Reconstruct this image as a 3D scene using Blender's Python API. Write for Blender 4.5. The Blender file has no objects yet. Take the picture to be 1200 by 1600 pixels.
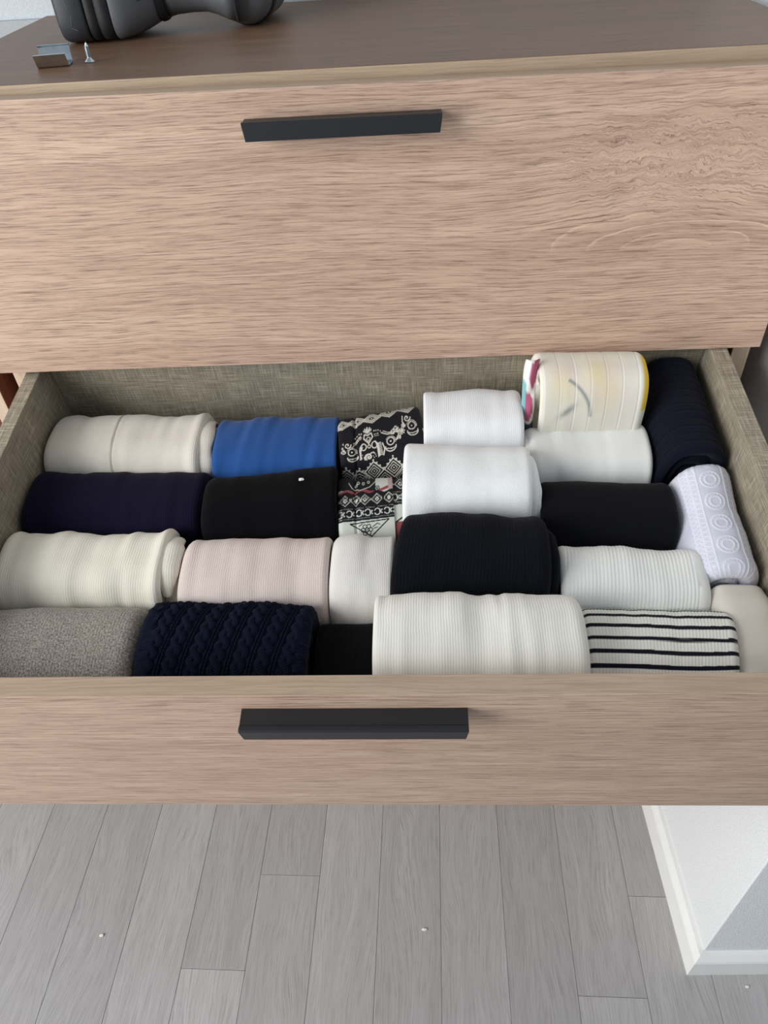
import bpy, bmesh, math, random
import numpy as np
from mathutils import Vector, Matrix
random.seed(7)
SC = bpy.context.scene
COL = SC.collection
H = 1.1959            # eye height above the floor (m); every z below is written as height above the floor

# ------------------------------------------------------------------ camera
cd = bpy.data.cameras.new('camera'); cam = bpy.data.objects.new('camera', cd); COL.objects.link(cam)
cd.sensor_fit = 'VERTICAL'; cd.sensor_height = 36.0; cd.lens = 1141.85/1600*36.0
cd.clip_start = .02; cd.clip_end = 50
RT = Vector((0.99885865, 0.0038227, -0.04761076)); UP = Vector((0.03280131, 0.66967465, 0.74192987)); FW = Vector((-0.03471989, 0.74264477, -0.66878493))
m = Matrix.Identity(4)
for i in range(3):
    m[i][0] = RT[i]; m[i][1] = UP[i]; m[i][2] = -FW[i]
m[2][3] = H
cam.matrix_world = m
SC.camera = cam

# ------------------------------------------------------------------ light and exposure
SC.view_settings.view_transform = 'Standard'; SC.view_settings.look = 'None'
SC.view_settings.gamma = 1; SC.view_settings.use_curve_mapping = False
SC.view_settings.exposure = 0.0
W = bpy.data.worlds.new('world'); SC.world = W; W.use_nodes = True
W.node_tree.nodes['Background'].inputs[0].default_value = (.80, .90, 1.0, 1)
W.node_tree.nodes['Background'].inputs[1].default_value = 0.36
def area(name, loc, target, sx, sy, power, color):
    l = bpy.data.lights.new(name, 'AREA'); l.shape = 'RECTANGLE'; l.size = sx; l.size_y = sy; l.energy = power; l.color = color
    o = bpy.data.objects.new(name, l); COL.objects.link(o); o.location = loc
    d = Vector(target)-Vector(loc); o.rotation_euler = d.to_track_quat('-Z', 'Y').to_euler(); return o
area('window_light', (-1.75, -.50, 1.35), (0.1, .45, .80), 1.3, 1.7, 62, (.99, .99, .99))

# ------------------------------------------------------------------ small helpers
def lin(c):
    if isinstance(c, str): c = [int(c[i:i+2], 16)/255 for i in (0, 2, 4)]
    return tuple(x/12.92 if x <= .04045 else ((x+.055)/1.055)**2.4 for x in c)
class NT:
    def __init__(s, name):
        s.m = bpy.data.materials.new(name); s.m.use_nodes = True; s.t = s.m.node_tree
        s.b = s.t.nodes['Principled BSDF']
    def n(s, typ, **k):
        o = s.t.nodes.new(typ)
        for a, v in k.items(): setattr(o, a, v)
        return o
    def l(s, a, b): s.t.links.new(a, b)
    def put(s, sock, v):
        if hasattr(v, 'is_output'): s.l(v, sock)
        else: sock.default_value = v
    def math(s, op, a, b=0.0, c=None, clamp=False):
        o = s.n('ShaderNodeMath', operation=op, use_clamp=clamp)
        s.put(o.inputs[0], a); s.put(o.inputs[1], b)
        if c is not None: s.put(o.inputs[2], c)
        return o.outputs[0]
    def mix(s, f, a, b, mode='MIX'):
        o = s.n('ShaderNodeMix', data_type='RGBA', blend_type=mode)
        s.put(o.inputs[0], f)
        for i, v in ((6, a), (7, b)):
            if hasattr(v, 'is_output'): s.l(v, o.inputs[i])
            else: o.inputs[i].default_value = (*v, 1) if len(v) == 3 else v
        return o.outputs[2]
    def noise(s, vec, scale=1.0, detail=2.0, rough=.5, dist=0.0):
        o = s.n('ShaderNodeTexNoise'); s.l(vec, o.inputs['Vector'])
        o.inputs['Scale'].default_value = scale; o.inputs['Detail'].default_value = detail
        o.inputs['Roughness'].default_value = rough; o.inputs['Distortion'].default_value = dist
        return o.outputs['Fac']
    def comb(s, x, y, z=0.0):
        o = s.n('ShaderNodeCombineXYZ')
        for i, v in enumerate((x, y, z)): s.put(o.inputs[i], v)
        return o.outputs[0]
    def ramp(s, f, lo, hi):
        o = s.n('ShaderNodeMapRange'); s.put(o.inputs[0], f)
        o.inputs[1].default_value = lo; o.inputs[2].default_value = hi
        return o.outputs[0]
    def uv(s):
        o = s.n('ShaderNodeUVMap', uv_map='uv'); q = s.n('ShaderNodeSeparateXYZ'); s.l(o.outputs[0], q.inputs[0])
        return q.outputs[0], q.outputs[1]
    def bump(s, h, strength=.3, dist=.001):
        o = s.n('ShaderNodeBump'); s.l(h, o.inputs['Height']); o.inputs['Strength'].default_value = strength
        o.inputs['Distance'].default_value = dist; s.l(o.outputs[0], s.b.inputs['Normal'])
    def fin(s, col=None, rough=.5, spec=.5, metal=0.0, sheen=0.0):
        if col is not None:
            if hasattr(col, 'is_output'): s.l(col, s.b.inputs['Base Color'])
            else: s.b.inputs['Base Color'].default_value = (*col, 1)
        s.put(s.b.inputs['Roughness'], rough); s.b.inputs['Specular IOR Level'].default_value = spec
        s.b.inputs['Metallic'].default_value = metal
        s.b.inputs['Sheen Weight'].default_value = sheen; s.b.inputs['Sheen Roughness'].default_value = .5
        return s.m

# ------------------------------------------------------------------ materials
def oak(name, light, dark, pore, knot=None, warp=.017, rough=.5, pore_amt=.75, fine=1.0, vary=False, spec=.4, bumpy=.35):
    """grain runs along u (metres)"""
    k = NT(name); u, v = k.uv()
    if vary:
        oi = k.n('ShaderNodeObjectInfo'); u = k.math('ADD', u, k.math('MULTIPLY', oi.outputs['Random'], 37.0)); v = k.math('ADD', v, k.math('MULTIPLY', oi.outputs['Random'], 11.0))
    w1 = k.noise(k.comb(k.math('MULTIPLY', u, 3.0), k.math('MULTIPLY', v, 9.0)), 1.0, 2)
    v2 = k.math('ADD', v, k.math('MULTIPLY', k.math('SUBTRACT', w1, .5), warp))
    w2 = k.noise(k.comb(k.math('MULTIPLY', u, 22.0), k.math('MULTIPLY', v, 40.0), 3.0), 1.0, 2)
    amp = .0013
    rings = None
    if knot:
        kx, kz, sx, sz, ka = knot
        du = k.math('DIVIDE', k.math('SUBTRACT', u, kx), sx); dv = k.math('DIVIDE', k.math('SUBTRACT', v, kz), sz)
        g = k.math('EXPONENT', k.math('MULTIPLY', k.math('ADD', k.math('MULTIPLY', du, du), k.math('MULTIPLY', dv, dv)), -1.0))
        v2 = k.math('SUBTRACT', v2, k.math('MULTIPLY', g, ka))
        w3 = k.noise(k.comb(k.math('MULTIPLY', u, 60.0), k.math('MULTIPLY', v, 75.0), 7.0), 1.0, 3, .6)
        gu = k.math('ADD', du, 0.0); gv = k.math('SUBTRACT', dv, 1.0)
        g2 = k.math('EXPONENT', k.math('MULTIPLY', k.math('ADD', k.math('MULTIPLY', gu, gu), k.math('MULTIPLY', gv, gv)), -1.1))
        v2 = k.math('ADD', v2, k.math('MULTIPLY', k.math('MULTIPLY', k.math('SUBTRACT', w3, .5), g2), .034))
        # cathedral rings below the wild grain
        ru = k.math('DIVIDE', k.math('SUBTRACT', u, kx+.02), .135); rv = k.math('DIVIDE', k.math('SUBTRACT', v, kz-.045), .036)
        rr = k.math('SQRT', k.math('ADD', k.math('MULTIPLY', ru, ru), k.math('MULTIPLY', rv, rv)))
        rr = k.math('ADD', rr, k.math('MULTIPLY', k.math('SUBTRACT', w1, .5), .55)); rr = k.math('ADD', rr, k.math('MULTIPLY', k.math('SUBTRACT', w2, .5), .12))
        rings = k.math('FRACT', k.math('MULTIPLY', rr, 4.2))
        rdark = k.math('MULTIPLY', k.math('SUBTRACT', 1.0, rings), k.math('MULTIPLY', k.ramp(rr, 1.25, .8), k.ramp(rv, -.05, .30)))
        rings = k.math('MULTIPLY', k.ramp(rings, .86, 1.0), k.math('MULTIPLY', k.ramp(rr, 1.25, .8), k.ramp(rv, -.05, .30)))
    v3 = k.math('ADD', v2, k.math('MULTIPLY', k.math('SUBTRACT', w2, .5), amp*2))
    band = k.noise(k.comb(k.math('MULTIPLY', u, 1.6), k.math('MULTIPLY', v2, 42.0)), 1.0, 3, .6)
    mid = k.noise(k.comb(k.math('MULTIPLY', u, 13.0), k.math('MULTIPLY', v3, 620.0)), 1.0, 4, .65)
    fn = k.noise(k.comb(k.math('MULTIPLY', u, 30.0), k.math('MULTIPLY', v3, 1150.0*fine), 5.0), 1.0, 4, .68)
    c = k.mix(k.math('MULTIPLY', k.ramp(band, .32, .68), .75), light, dark)
    c = k.mix(k.math('MULTIPLY', k.ramp(mid, .45, .60), .62), c, tuple(.55*a+.45*b for a, b in zip(dark, pore)))
    pr = k.math('MULTIPLY', k.ramp(fn, .51, .60), k.math('MULTIPLY_ADD', k.ramp(mid, .38, .62), .7, .3))
    if rings is not None:
        c = k.mix(k.math('MULTIPLY', rdark, .45), c, tuple(.7*a+.3*b for a, b in zip(dark, pore)))
        c = k.mix(k.math('MULTIPLY', rings, .85), c, tuple(min(1, x*1.25) for x in light))
    c = k.mix(k.math('MULTIPLY', pr, pore_amt), c, pore)
    if vary:
        oi2 = k.n('ShaderNodeObjectInfo'); hs = k.n('ShaderNodeHueSaturation')
        k.l(k.math('MULTIPLY_ADD', oi2.outputs['Random'], .22, .88), hs.inputs['Value']); k.l(c, hs.inputs['Color']); c = hs.outputs[0]
    k.bump(k.math('MULTIPLY_ADD', fn, -1.0, 1.0), bumpy, .0006)
    return k.fin(c, rough, spec)
M = {}
FRONT_L, FRONT_D, FRONT_P = lin('D6B9A2'), lin('B99985'), lin('7A5F51')
M['front'] = oak('oak_front', FRONT_L, FRONT_D, FRONT_P, knot=(.235, .965, .10, .032, .016), pore_amt=.85)
M['front_plain'] = oak('oak_front_plain', FRONT_L, FRONT_D, FRONT_P, pore_amt=.85)
M['edge'] = oak('oak_edge_band', lin('B8A28B'), lin('A8917A'), lin('8E7A66'), pore_amt=.3, fine=.5, bumpy=.1)
M['top'] = oak('oak_top', lin('84674F'), lin('6F5443'), lin('453124'), pore_amt=.6, rough=.42, spec=.3, bumpy=.2)  # darker than the fronts: weak grazing light on the top put into the colour
M['post'] = oak('oak_post', lin('D2BDA6'), lin('C3AC95'), lin('9E8872'), pore_amt=.3)
M['brown'] = oak('oak_side_brown', lin('9A6B55'), lin('83543F'), lin('5F3A2A'), pore_amt=.5)
M['plank'] = oak('oak_floor', lin('B6B4B3'), lin('A8A5A4'), lin('8A8786'), rough=.42, warp=.07, pore_amt=.55, vary=True, fine=.55, bumpy=.15)

def linen():
    k = NT('woven_linen_laminate'); u, v = k.uv()
    a = k.noise(k.comb(k.math('MULTIPLY', u, 34.0), k.math('MULTIPLY', v, 1000.0)), 1.0, 3, .6)
    b = k.noise(k.comb(k.math('MULTIPLY', u, 1000.0), k.math('MULTIPLY', v, 34.0), 4.0), 1.0, 3, .6)
    big = k.noise(k.comb(k.math('MULTIPLY', u, 14.0), k.math('MULTIPLY', v, 14.0), 2.0), 1.0, 2)
    c = k.mix(k.ramp(big, .3, .7), lin('968D7C'), lin('A69D89'))
    c = k.mix(k.math('MULTIPLY', k.ramp(a, .52, .40), .55), c, lin('6B6457'))
    c = k.mix(k.math('MULTIPLY', k.ramp(b, .52, .40), .5), c, lin('6B6457'))
    c = k.mix(k.math('MULTIPLY', k.ramp(a, .58, .68), .7), c, lin('C9C2AF'))
    c = k.mix(k.math('MULTIPLY', k.ramp(b, .58, .68), .65), c, lin('C9C2AF'))
    k.bump(k.math('ADD', a, b), .15, .0005)
    return k.fin(c, .7, .25)
M['linen'] = linen()
def plain(name, col, rough=.5, spec=.5, metal=0, nscale=0, namt=.0, bstr=0, bdist=.0005, sheen=0):
    k = NT(name)
    c = lin(col)
    if nscale:
        t = k.n('ShaderNodeTexCoord'); nz = k.noise(t.outputs['Object'], nscale, 3, .6)
        cc = k.mix(k.ramp(nz, .3, .7), tuple(x*(1-namt) for x in c), tuple(min(1, x*(1+namt)) for x in c))
        if bstr: k.bump(nz, bstr, bdist)
        return k.fin(cc, rough, spec, metal, sheen)
    return k.fin(c, rough, spec, metal, sheen)
M['handle'] = plain('powder_coated_black_metal', '1E1F23', .42, .5, 0, 2600, .25, .25, .0002)
M['wallpaper'] = plain('white_textured_wallpaper', 'E6E8E9', .8, .3, 0, 480, .09, .8, .0012)
M['skirting'] = plain('white_skirting_film', 'EDEEEB', .38, .45, 0, 40, .02)
M['wall_grey'] = plain('pale_grey_wallpaper', 'A9AFB2', .85, .25, 0, 500, .06, .4, .001)
M['wall_back'] = plain('cool_grey_white_wallpaper', 'C2C9CD', .85, .25, 0, 480, .07, .6, .001)
M['zinc'] = plain('zinc_plated_steel', 'C9D2D6', .22, .5, 1.0, 120, .1)
M['rubber'] = plain('black_rubber', '1B1C1E', .6, .4, 0, 300, .2)
M['battery'] = plain('dark_grey_plastic', '34363B', .5, .45, 0, 60, .18, .1)
M['tool_grey'] = plain('grey_moulded_plastic', '57595C', .5, .45, 0, 900, .06, .15, .0002)
M['scratch'] = plain('scuffed_plastic', '6D6D6C', .7, .3, 0, 600, .3)
M['crumb'] = plain('white_crumb', 'E8E4DC', .8, .3, 0, 900, .1)
M['lint'] = plain('white_lint', 'E6E4DE', .9, .2, 0, 900, .1)

def fabric(name, col, rib=(0, 0), knit=(0, 0), fuzz=.0, mott=.06, mscale=60, sheen=.25, attr=False, rough=.92, slub=None, fscale=1400, bstr=.5, bdist=.0006, vstripe=None):
    k = NT(name); u, v = k.uv()
    c = lin(col)
    tc = k.n('ShaderNodeTexCoord')
    if attr:
        a = k.n('ShaderNodeAttribute', attribute_name='print_colour'); c = a.outputs['Color']
    nz = k.noise(k.comb(u, v, .3), mscale, 3, .6)
    mul = k.math('MULTIPLY_ADD', k.ramp(nz, .25, .75), 2*mott, 1-mott)
    hgt = k.math('MULTIPLY', nz, .3)
    fz = k.noise(k.comb(u, v, .7), fscale, 2, .7)
    if fuzz:
        mul = k.math('MULTIPLY', mul, k.math('MULTIPLY_ADD', k.ramp(fz, .3, .7), fuzz, 1-fuzz/2))
        hgt = k.math('ADD', hgt, k.math('MULTIPLY', fz, .5))
    for (p_, amt), ax in ((rib, u), (knit, v)):
        if p_:
            wob = k.math('MULTIPLY', nz, p_*1.2)
            sn = k.math('SINE', k.math('MULTIPLY', k.math('ADD', ax, wob), 2*math.pi/p_))
            mul = k.math('MULTIPLY', mul, k.math('MULTIPLY_ADD', sn, amt, 1-amt*.5))
            hgt = k.math('ADD', hgt, k.math('MULTIPLY', sn, .2))
    if slub:
        col2, amt = slub
        s2 = k.noise(k.comb(k.math('MULTIPLY', u, 1.0), k.math('MULTIPLY', v, .7), 1.7), 780, 3, .75)
        c = k.mix(k.math('MULTIPLY', k.ramp(s2, .40, .60), amt), (*c, 1) if not hasattr(c, 'is_output') else c, lin(col2))
    vm = k.n('ShaderNodeVectorMath', operation='SCALE')
    if hasattr(c, 'is_output'): k.l(c, vm.inputs[0])
    else: vm.inputs[0].default_value = c
    k.l(mul, vm.inputs['Scale'])
    k.bump(hgt, bstr, bdist)
    dk = (not attr) and max(lin(col)) < .06
    return k.fin(vm.outputs[0], rough, .08 if dk else .2, 0, .04 if dk else sheen*.6)

# ------------------------------------------------------------------ mesh helpers
def tag(o, label=None, cat=None, group=None, kind=None):
    if label: o['label'] = label
    if cat: o['category'] = cat
    if group: o['group'] = group
    if kind: o['kind'] = kind
    return o
def empty(name, loc):
    o = bpy.data.objects.new(name, None); COL.objects.link(o); o.location = loc; o.empty_display_size = .05; return o
def link(name, me, mats, parent=None, mw=None):
    o = bpy.data.objects.new(name, me)
    for mm in (mats if isinstance(mats, (list, tuple)) else [mats]): me.materials.append(mm)
    COL.objects.link(o)
    if parent:
        o.parent = parent
        o.matrix_parent_inverse = Matrix.Identity(4)
    if mw is not None:
        if parent: o.matrix_basis = parent_world(parent).inverted() @ mw
        else: o.matrix_basis = mw
    return o
def parent_world(o):
    return o.matrix_basis.copy() if not o.parent else parent_world(o.parent) @ o.matrix_basis
def box_bm(bm, lo, hi, bevel=.0, grain='auto', mi=0, edge_mi=None, uo=(0, 0)):
    """box with UVs in metres; grain 'x','y','z' names the axis that runs along u"""
    v = [bm.verts.new((x, y, z)) for x in (lo[0], hi[0]) for y in (lo[1], hi[1]) for z in (lo[2], hi[2])]
    fs = [bm.faces.new([v[i] for i in q]) for q in ((0, 1, 3, 2), (4, 6, 7, 5), (0, 4, 5, 1), (2, 3, 7, 6), (0, 2, 6, 4), (1, 5, 7, 3))]
    if bevel:
        es = list({e for f in fs for e in f.edges})
        r = bmesh.ops.bevel(bm, geom=es, offset=bevel, segments=2, profile=.5, affect='EDGES')
        fs = list({f for f in bm.faces if f not in getattr(box_bm, 'old', ())})
    uvl = bm.loops.layers.uv.get('uv') or bm.loops.layers.uv.new('uv')
    L = [hi[i]-lo[i] for i in range(3)]
    g = {'x': 0, 'y': 1, 'z': 2}.get(grain, L.index(max(L)))
    for f in fs:
        if not f.is_valid: continue
        f.normal_update(); n = f.normal; ax = max(range(3), key=lambda i: abs(n[i]))
        others = [i for i in range(3) if i != ax]
        ui = g if g in others else others[0]; vi = [i for i in others if i != ui][0]
        f.material_index = mi
        if edge_mi is not None and ax in edge_mi[1]: f.material_index = edge_mi[0]
        for l in f.loops: l[uvl].uv = (l.vert.co[ui]+uo[0], l.vert.co[vi]+uo[1])
def box(name, lo, hi, mat, parent=None, mw=None, bevel=.0008, grain='auto', edge=None, world=True, uo=(0, 0)):
    """box in world (or drawer) coordinates; object origin at its centre"""
    c = [(a+b)/2 for a, b in zip(lo, hi)]
    bm = bmesh.new()
    box_bm(bm, lo, hi, bevel, grain, 0, (1, edge[1]) if edge else None, uo)
    bmesh.ops.translate(bm, verts=bm.verts, vec=[-x for x in c])
    me = bpy.data.meshes.new(name); bm.to_mesh(me); bm.free()
    base = (mw or Matrix.Identity(4)) @ Matrix.Translation(c)
    return link(name, me, [mat, edge[0]] if edge else mat, parent, base)
def grid_mesh(name, V, F, UV=None, colors=None, smooth=True):
    me = bpy.data.meshes.new(name)
    me.vertices.add(len(V)); me.vertices.foreach_set('co', np.asarray(V, np.float32).ravel())
    F = np.asarray(F, np.int32); me.loops.add(F.size); me.loops.foreach_set('vertex_index', F.ravel())
    me.polygons.add(len(F)); me.polygons.foreach_set('loop_start', np.arange(0, F.size, F.shape[1], dtype=np.int32))
    me.polygons.foreach_set('loop_total', np.full(len(F), F.shape[1], np.int32))
    me.update(calc_edges=True)
    if UV is not None:
        l = me.uv_layers.new(name='uv'); l.data.foreach_set('uv', np.asarray(UV, np.float32)[F.ravel()].ravel())
    if colors is not None:
        a = me.color_attributes.new('print_colour', 'FLOAT_COLOR', 'POINT')
        a.data.foreach_set('color', np.concatenate([colors, np.ones((len(colors), 1))], 1).astype(np.float32).ravel())
    if smooth: me.polygons.foreach_set('use_smooth', np.ones(len(F), bool))
    me.validate(); me.update()
    return me
def hsh(i, j, s): 
    x = np.sin(i*127.1+j*311.7+s*74.7)*43758.5453
    return x-np.floor(x)
def vn(x, y, s=0):
    """smooth value noise in -1..1"""
    i = np.floor(x); j = np.floor(y); fx = x-i; fy = y-j
    fx = fx*fx*(3-2*fx); fy = fy*fy*(3-2*fy)
    a = hsh(i, j, s)*(1-fx)+hsh(i+1, j, s)*fx; b = hsh(i, j+1, s)*(1-fx)+hsh(i+1, j+1, s)*fx
    return (a*(1-fy)+b*fy)*2-1

# ------------------------------------------------------------------ the room
def struct(name, *a, **k):
    return tag(box(name, *a, **k), kind='structure')
struct('wall_back', (-1.6, 1.056, 0), (.52, 1.15, 2.3), M['wall_back'], bevel=0)
struct('trim_1', (-1.6, 1.049, 0), (-.30, 1.0565, H-.1285), M['wall_grey'], bevel=.001)
# pillar to the right of the dresser: an outside corner with papered faces and a mitred skirting board
PX, PY = .383, .343
tag(box('wall_right', (PX, PY, 0), (1.6, 1.15, 2.3), M['wallpaper'], bevel=.0015), kind='structure')
def skirting():
    bm = bmesh.new(); prof = [(0, 0), (-.013, 0), (-.013, .046), (-.0115, .050), (-.006, .0575), (0, .058)]   # outwards, height
    uvl = bm.loops.layers.uv.new('uv')
    def ring(fn): return [bm.verts.new(fn(o, z)) for o, z in prof]
    R0 = ring(lambda o, z: (PX+o, 1.05, z)); R1 = ring(lambda o, z: (PX+o, PY+o, z)); R2 = ring(lambda o, z: (1.6, PY+o, z))
    for A, B in ((R0, R1), (R1, R2)):
        for i in range(len(prof)-1): bm.faces.new((A[i], A[i+1], B[i+1], B[i]))
    bmesh.ops.recalc_face_normals(bm, faces=bm.faces)
    me = bpy.data.meshes.new('baseboard_right'); bm.to_mesh(me); bm.free()
    return tag(link('baseboard_right', me, M['skirting']), kind='structure')
skirting()
# floor: a dark bed and single planks
PHI = -.0413; cf, sf = math.cos(PHI), math.sin(PHI); X0 = .0104; PW = .095
fl = tag(box('floor', (-1.6, -1.2, -.03), (1.6, 1.1, -.0105), plain('floor_bed', '6A6058', .9, .2, 0, 50, .1), bevel=0), kind='structure')
RF = Matrix(((cf, -sf, 0, 0), (sf, cf, 0, 0), (0, 0, 1, 0), (0, 0, 0, 1)))
pm = {}
def plank(fx, y0, y1, k):
    L = round(y1-y0, 3)
    g = .00022
    if L not in pm:
        bm = bmesh.new(); box_bm(bm, (g, g, -.010), (PW-g, L-g, 0), .0005, 'y')
        me = bpy.data.meshes.new('plank'); bm.to_mesh(me); bm.free(); me.materials.append(M['plank']); pm[L] = me
    o = bpy.data.objects.new('plank', pm[L]); COL.objects.link(o); o.parent = fl
    o.matrix_basis = parent_world(fl).inverted() @ RF @ Matrix.Translation((fx, y0, 0))
joints = {4: .466, 3: .331, 9: .315, 10: .449, 5: .93, 6: .97, 7: 1.0, 8: .80, 2: .88, 1: .72, 0: .99, 11: .10, 12: -.15, -1: .60}
for k_ in range(-8, 20):
    fx = X0+(k_-7)*PW
    yend = (1.045-max(fx*sf, (fx+PW)*sf))/cf
    if fx > .36: yend = (.338-fx*sf)/cf
    j = joints.get(k_, hsh(k_, 3, 1)*.9)
    ys = [j]
    while ys[0] > -.9: ys.insert(0, ys[0]-.80)
    while ys[-1] < yend: ys.append(ys[-1]+.80)
    ys = [max(y, -1.1) for y in ys]
    for a, b in zip(ys[:-1], ys[1:]):
        b = min(b, yend)
        if b-a > .02: plank(fx, a, b, k_)

# ------------------------------------------------------------------ dresser
Y1 = .6539; FT = .018; XL, XR = -.4155, .3560; YC = Y1+FT+.0005; YB = 1.048
ZT = H-.1253
dresser = tag(empty('dresser', (0, YC, 0)), 'wide oak-look chest of drawers with its second drawer pulled open', 'dresser')
TH = .016
box('top_panel', (XL, YC, ZT-.018), (XR, YB, ZT), M['top'], dresser, grain='x', bevel=.0012, edge=(M['edge'], (1,)))
for x0, x1 in ((XL, XL+TH), (XR-TH-.002, XR)):
    box('side_panel', (x0, YC, 0.0), (x1, YB, ZT-.0185), M['brown'], dresser, grain='z', edge=(M['post'], (1,)))
box('back_panel', (XL+TH, YB-.006, .05), (XR-TH-.002, YB-.001, ZT-.019), M['linen'], dresser, bevel=0)
box('bottom_panel', (XL+TH+.0005, YC, .055), (XR-TH-.0025, YB-.007, .071), M['post'], dresser, bevel=0)
box('plinth', (XL+TH+.0005, YC+.02, 0), (XR-TH-.0025, YC+.036, .0545), M['post'], dresser, grain='x')
HF = .2478; FZ0 = H-.13374                      # height of a front; top edge of the uppermost front
FXL, FXR = XL-.0085, .3560
HX = -.0438                                     # handle centre
def handle(parent, mw):
    """mw: frame with x along the front, -y outwards from the face, z up; origin at the handle's top middle on the face"""
    prof = [(0, -.0012), (.0122, -.0012), (.0130, -.0004), (.0142, 0), (.0168, 0), (.0178, -.0009), (.0178, -.0140), (.0162, -.0140), (.0162, -.0034), (.0145, -.0026), (0, -.0026)]
    bm = bmesh.new(); L = .080
    ends = []
    for sx in (-1, 1):
        r = []
        for o, z in prof:
            inset = .0016 if z < -.012 else 0
            r.append(bm.verts.new((sx*(L-inset), -o, z)))
        ends.append(r)
    n = len(prof)
    for i in range(n):
        j = (i+1) % n; bm.faces.new((ends[0][i], ends[0][j], ends[1][j], ends[1][i]))
    bm.faces.new(ends[0][::-1]); bm.faces.new(ends[1])
    bmesh.ops.recalc_face_normals(bm, faces=bm.faces)
    es = [e for e in bm.edges if e.calc_face_angle(0) > .6]
    bmesh.ops.bevel(bm, geom=es, offset=.0003, segments=2, profile=.5, affect='EDGES')
    me = bpy.data.meshes.new('handle'); bm.to_mesh(me); bm.free()
    return link('handle', me, M['handle'], parent, mw)
def front(zt, mat, uo=(0, 0), name='drawer'):
    f = box(name, (FXL, Y1, zt-HF), (FXR, Y1+FT, zt), mat, dresser, grain='x', bevel=.0006, edge=(M['edge'], (2,)), uo=uo)
    return f
tilt_up = Matrix.Identity(4)
d1 = front(FZ0, M['front'])
d1['label'] = 'closed top drawer'
d1.rotation_euler = (0, .0060, 0)
handle(d1, Matrix.Translation((HX, Y1, H-.1535)))
# inside box of the closed top drawer
box('drawer_box', (-.385, Y1+FT+.001, FZ0-HF+.042), (.325, Y1+.38, FZ0-.05), M['linen'], d1, bevel=.001)
for i in (2, 3):
    d = front(FZ0-i*(HF+.003), M['front_plain'], uo=(1.7*i, .6*i)); handle(d, Matrix.Translation((HX, Y1, FZ0-i*(HF+.003)-.020)))
    d['label'] = 'closed lower drawer'

# open drawer, sagging forward on its runners
PSI, TILT = -.02209, .17257
cq, sq, ct, st = math.cos(PSI), math.sin(PSI), math.cos(TILT), math.sin(TILT)
XD = Vector((cq, sq, 0)); AD = Vector((-ct*sq, ct*cq, st)); BD = Vector((st*sq, -st*cq, ct)); OD = Vector((0, .2852, H-.42509))
DR = Matrix.Identity(4)
for i in range(3): DR[i][0] = XD[i]; DR[i][1] = AD[i]; DR[i][2] = BD[i]; DR[i][3] = OD[i]
dr = box('drawer', (FXL, 0, -HF), (FXR+.002, .0154, 0), M['front_plain'], dresser, DR, grain='x', bevel=.0006, edge=(M['edge'], (2,)), uo=(.9, .37))
dr['label'] = 'open second drawer full of rolled clothes'
handle(dr, DR @ Matrix.Translation((HX, 0, -.0199)))
SI = (-.3898, .2985); SO = (-.4047, .3156); AB = .3885; BT = -.025; FB = -.157
box('drawer_side', (SO[0], .0156, -.185), (SI[0], AB+.015, BT), M['linen'], dr, DR, grain='y', bevel=.0006)
box('drawer_side', (SI[1], .0156, -.185), (SO[1], AB+.015, BT), M['linen'], dr, DR, grain='y', bevel=.0006)
box('drawer_back', (SI[0]+.0002, AB, -.185), (SI[1]-.0002, AB+.0148, BT-.0005), M['linen'], dr, DR, grain='x', bevel=.0006)
box('drawer_bottom', (SI[0]+.0002, .0156, FB-.006), (SI[1]-.0002, AB-.0002, FB), M['linen'], dr, DR, grain='x', bevel=0)

# neighbour cabinet to the left
nb = tag(empty('cabinet', (-.75, YC, 0)), 'brown wooden cabinet just left of the dresser, only its pale panel edge showing', 'cabinet')
NR = XL-.0215
NH = H-.30
for x0 in (NR-.0145, NR-.60):
    box('side_panel', (x0, YC-.001, 0), (x0+.0145, YB, NH), M['brown'], nb, grain='z', edge=(M['post'], (1,)))
box('top_panel', (NR-.60, YC-.001, NH+.0003), (NR, YB, NH+.018), M['brown'], nb, grain='x', edge=(M['post'], (1,)))
for z in (.06, .46):
    box('shelf', (NR-.585, YC+.002, z), (NR-.015, YB-.01, z+.015), M['brown'], nb, grain='x', edge=(M['post'], (1,)))
box('back_panel', (NR-.585, YB-.008, .0), (NR-.015, YB-.002, NH-.001), M['brown'], nb, grain='z')

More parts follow.
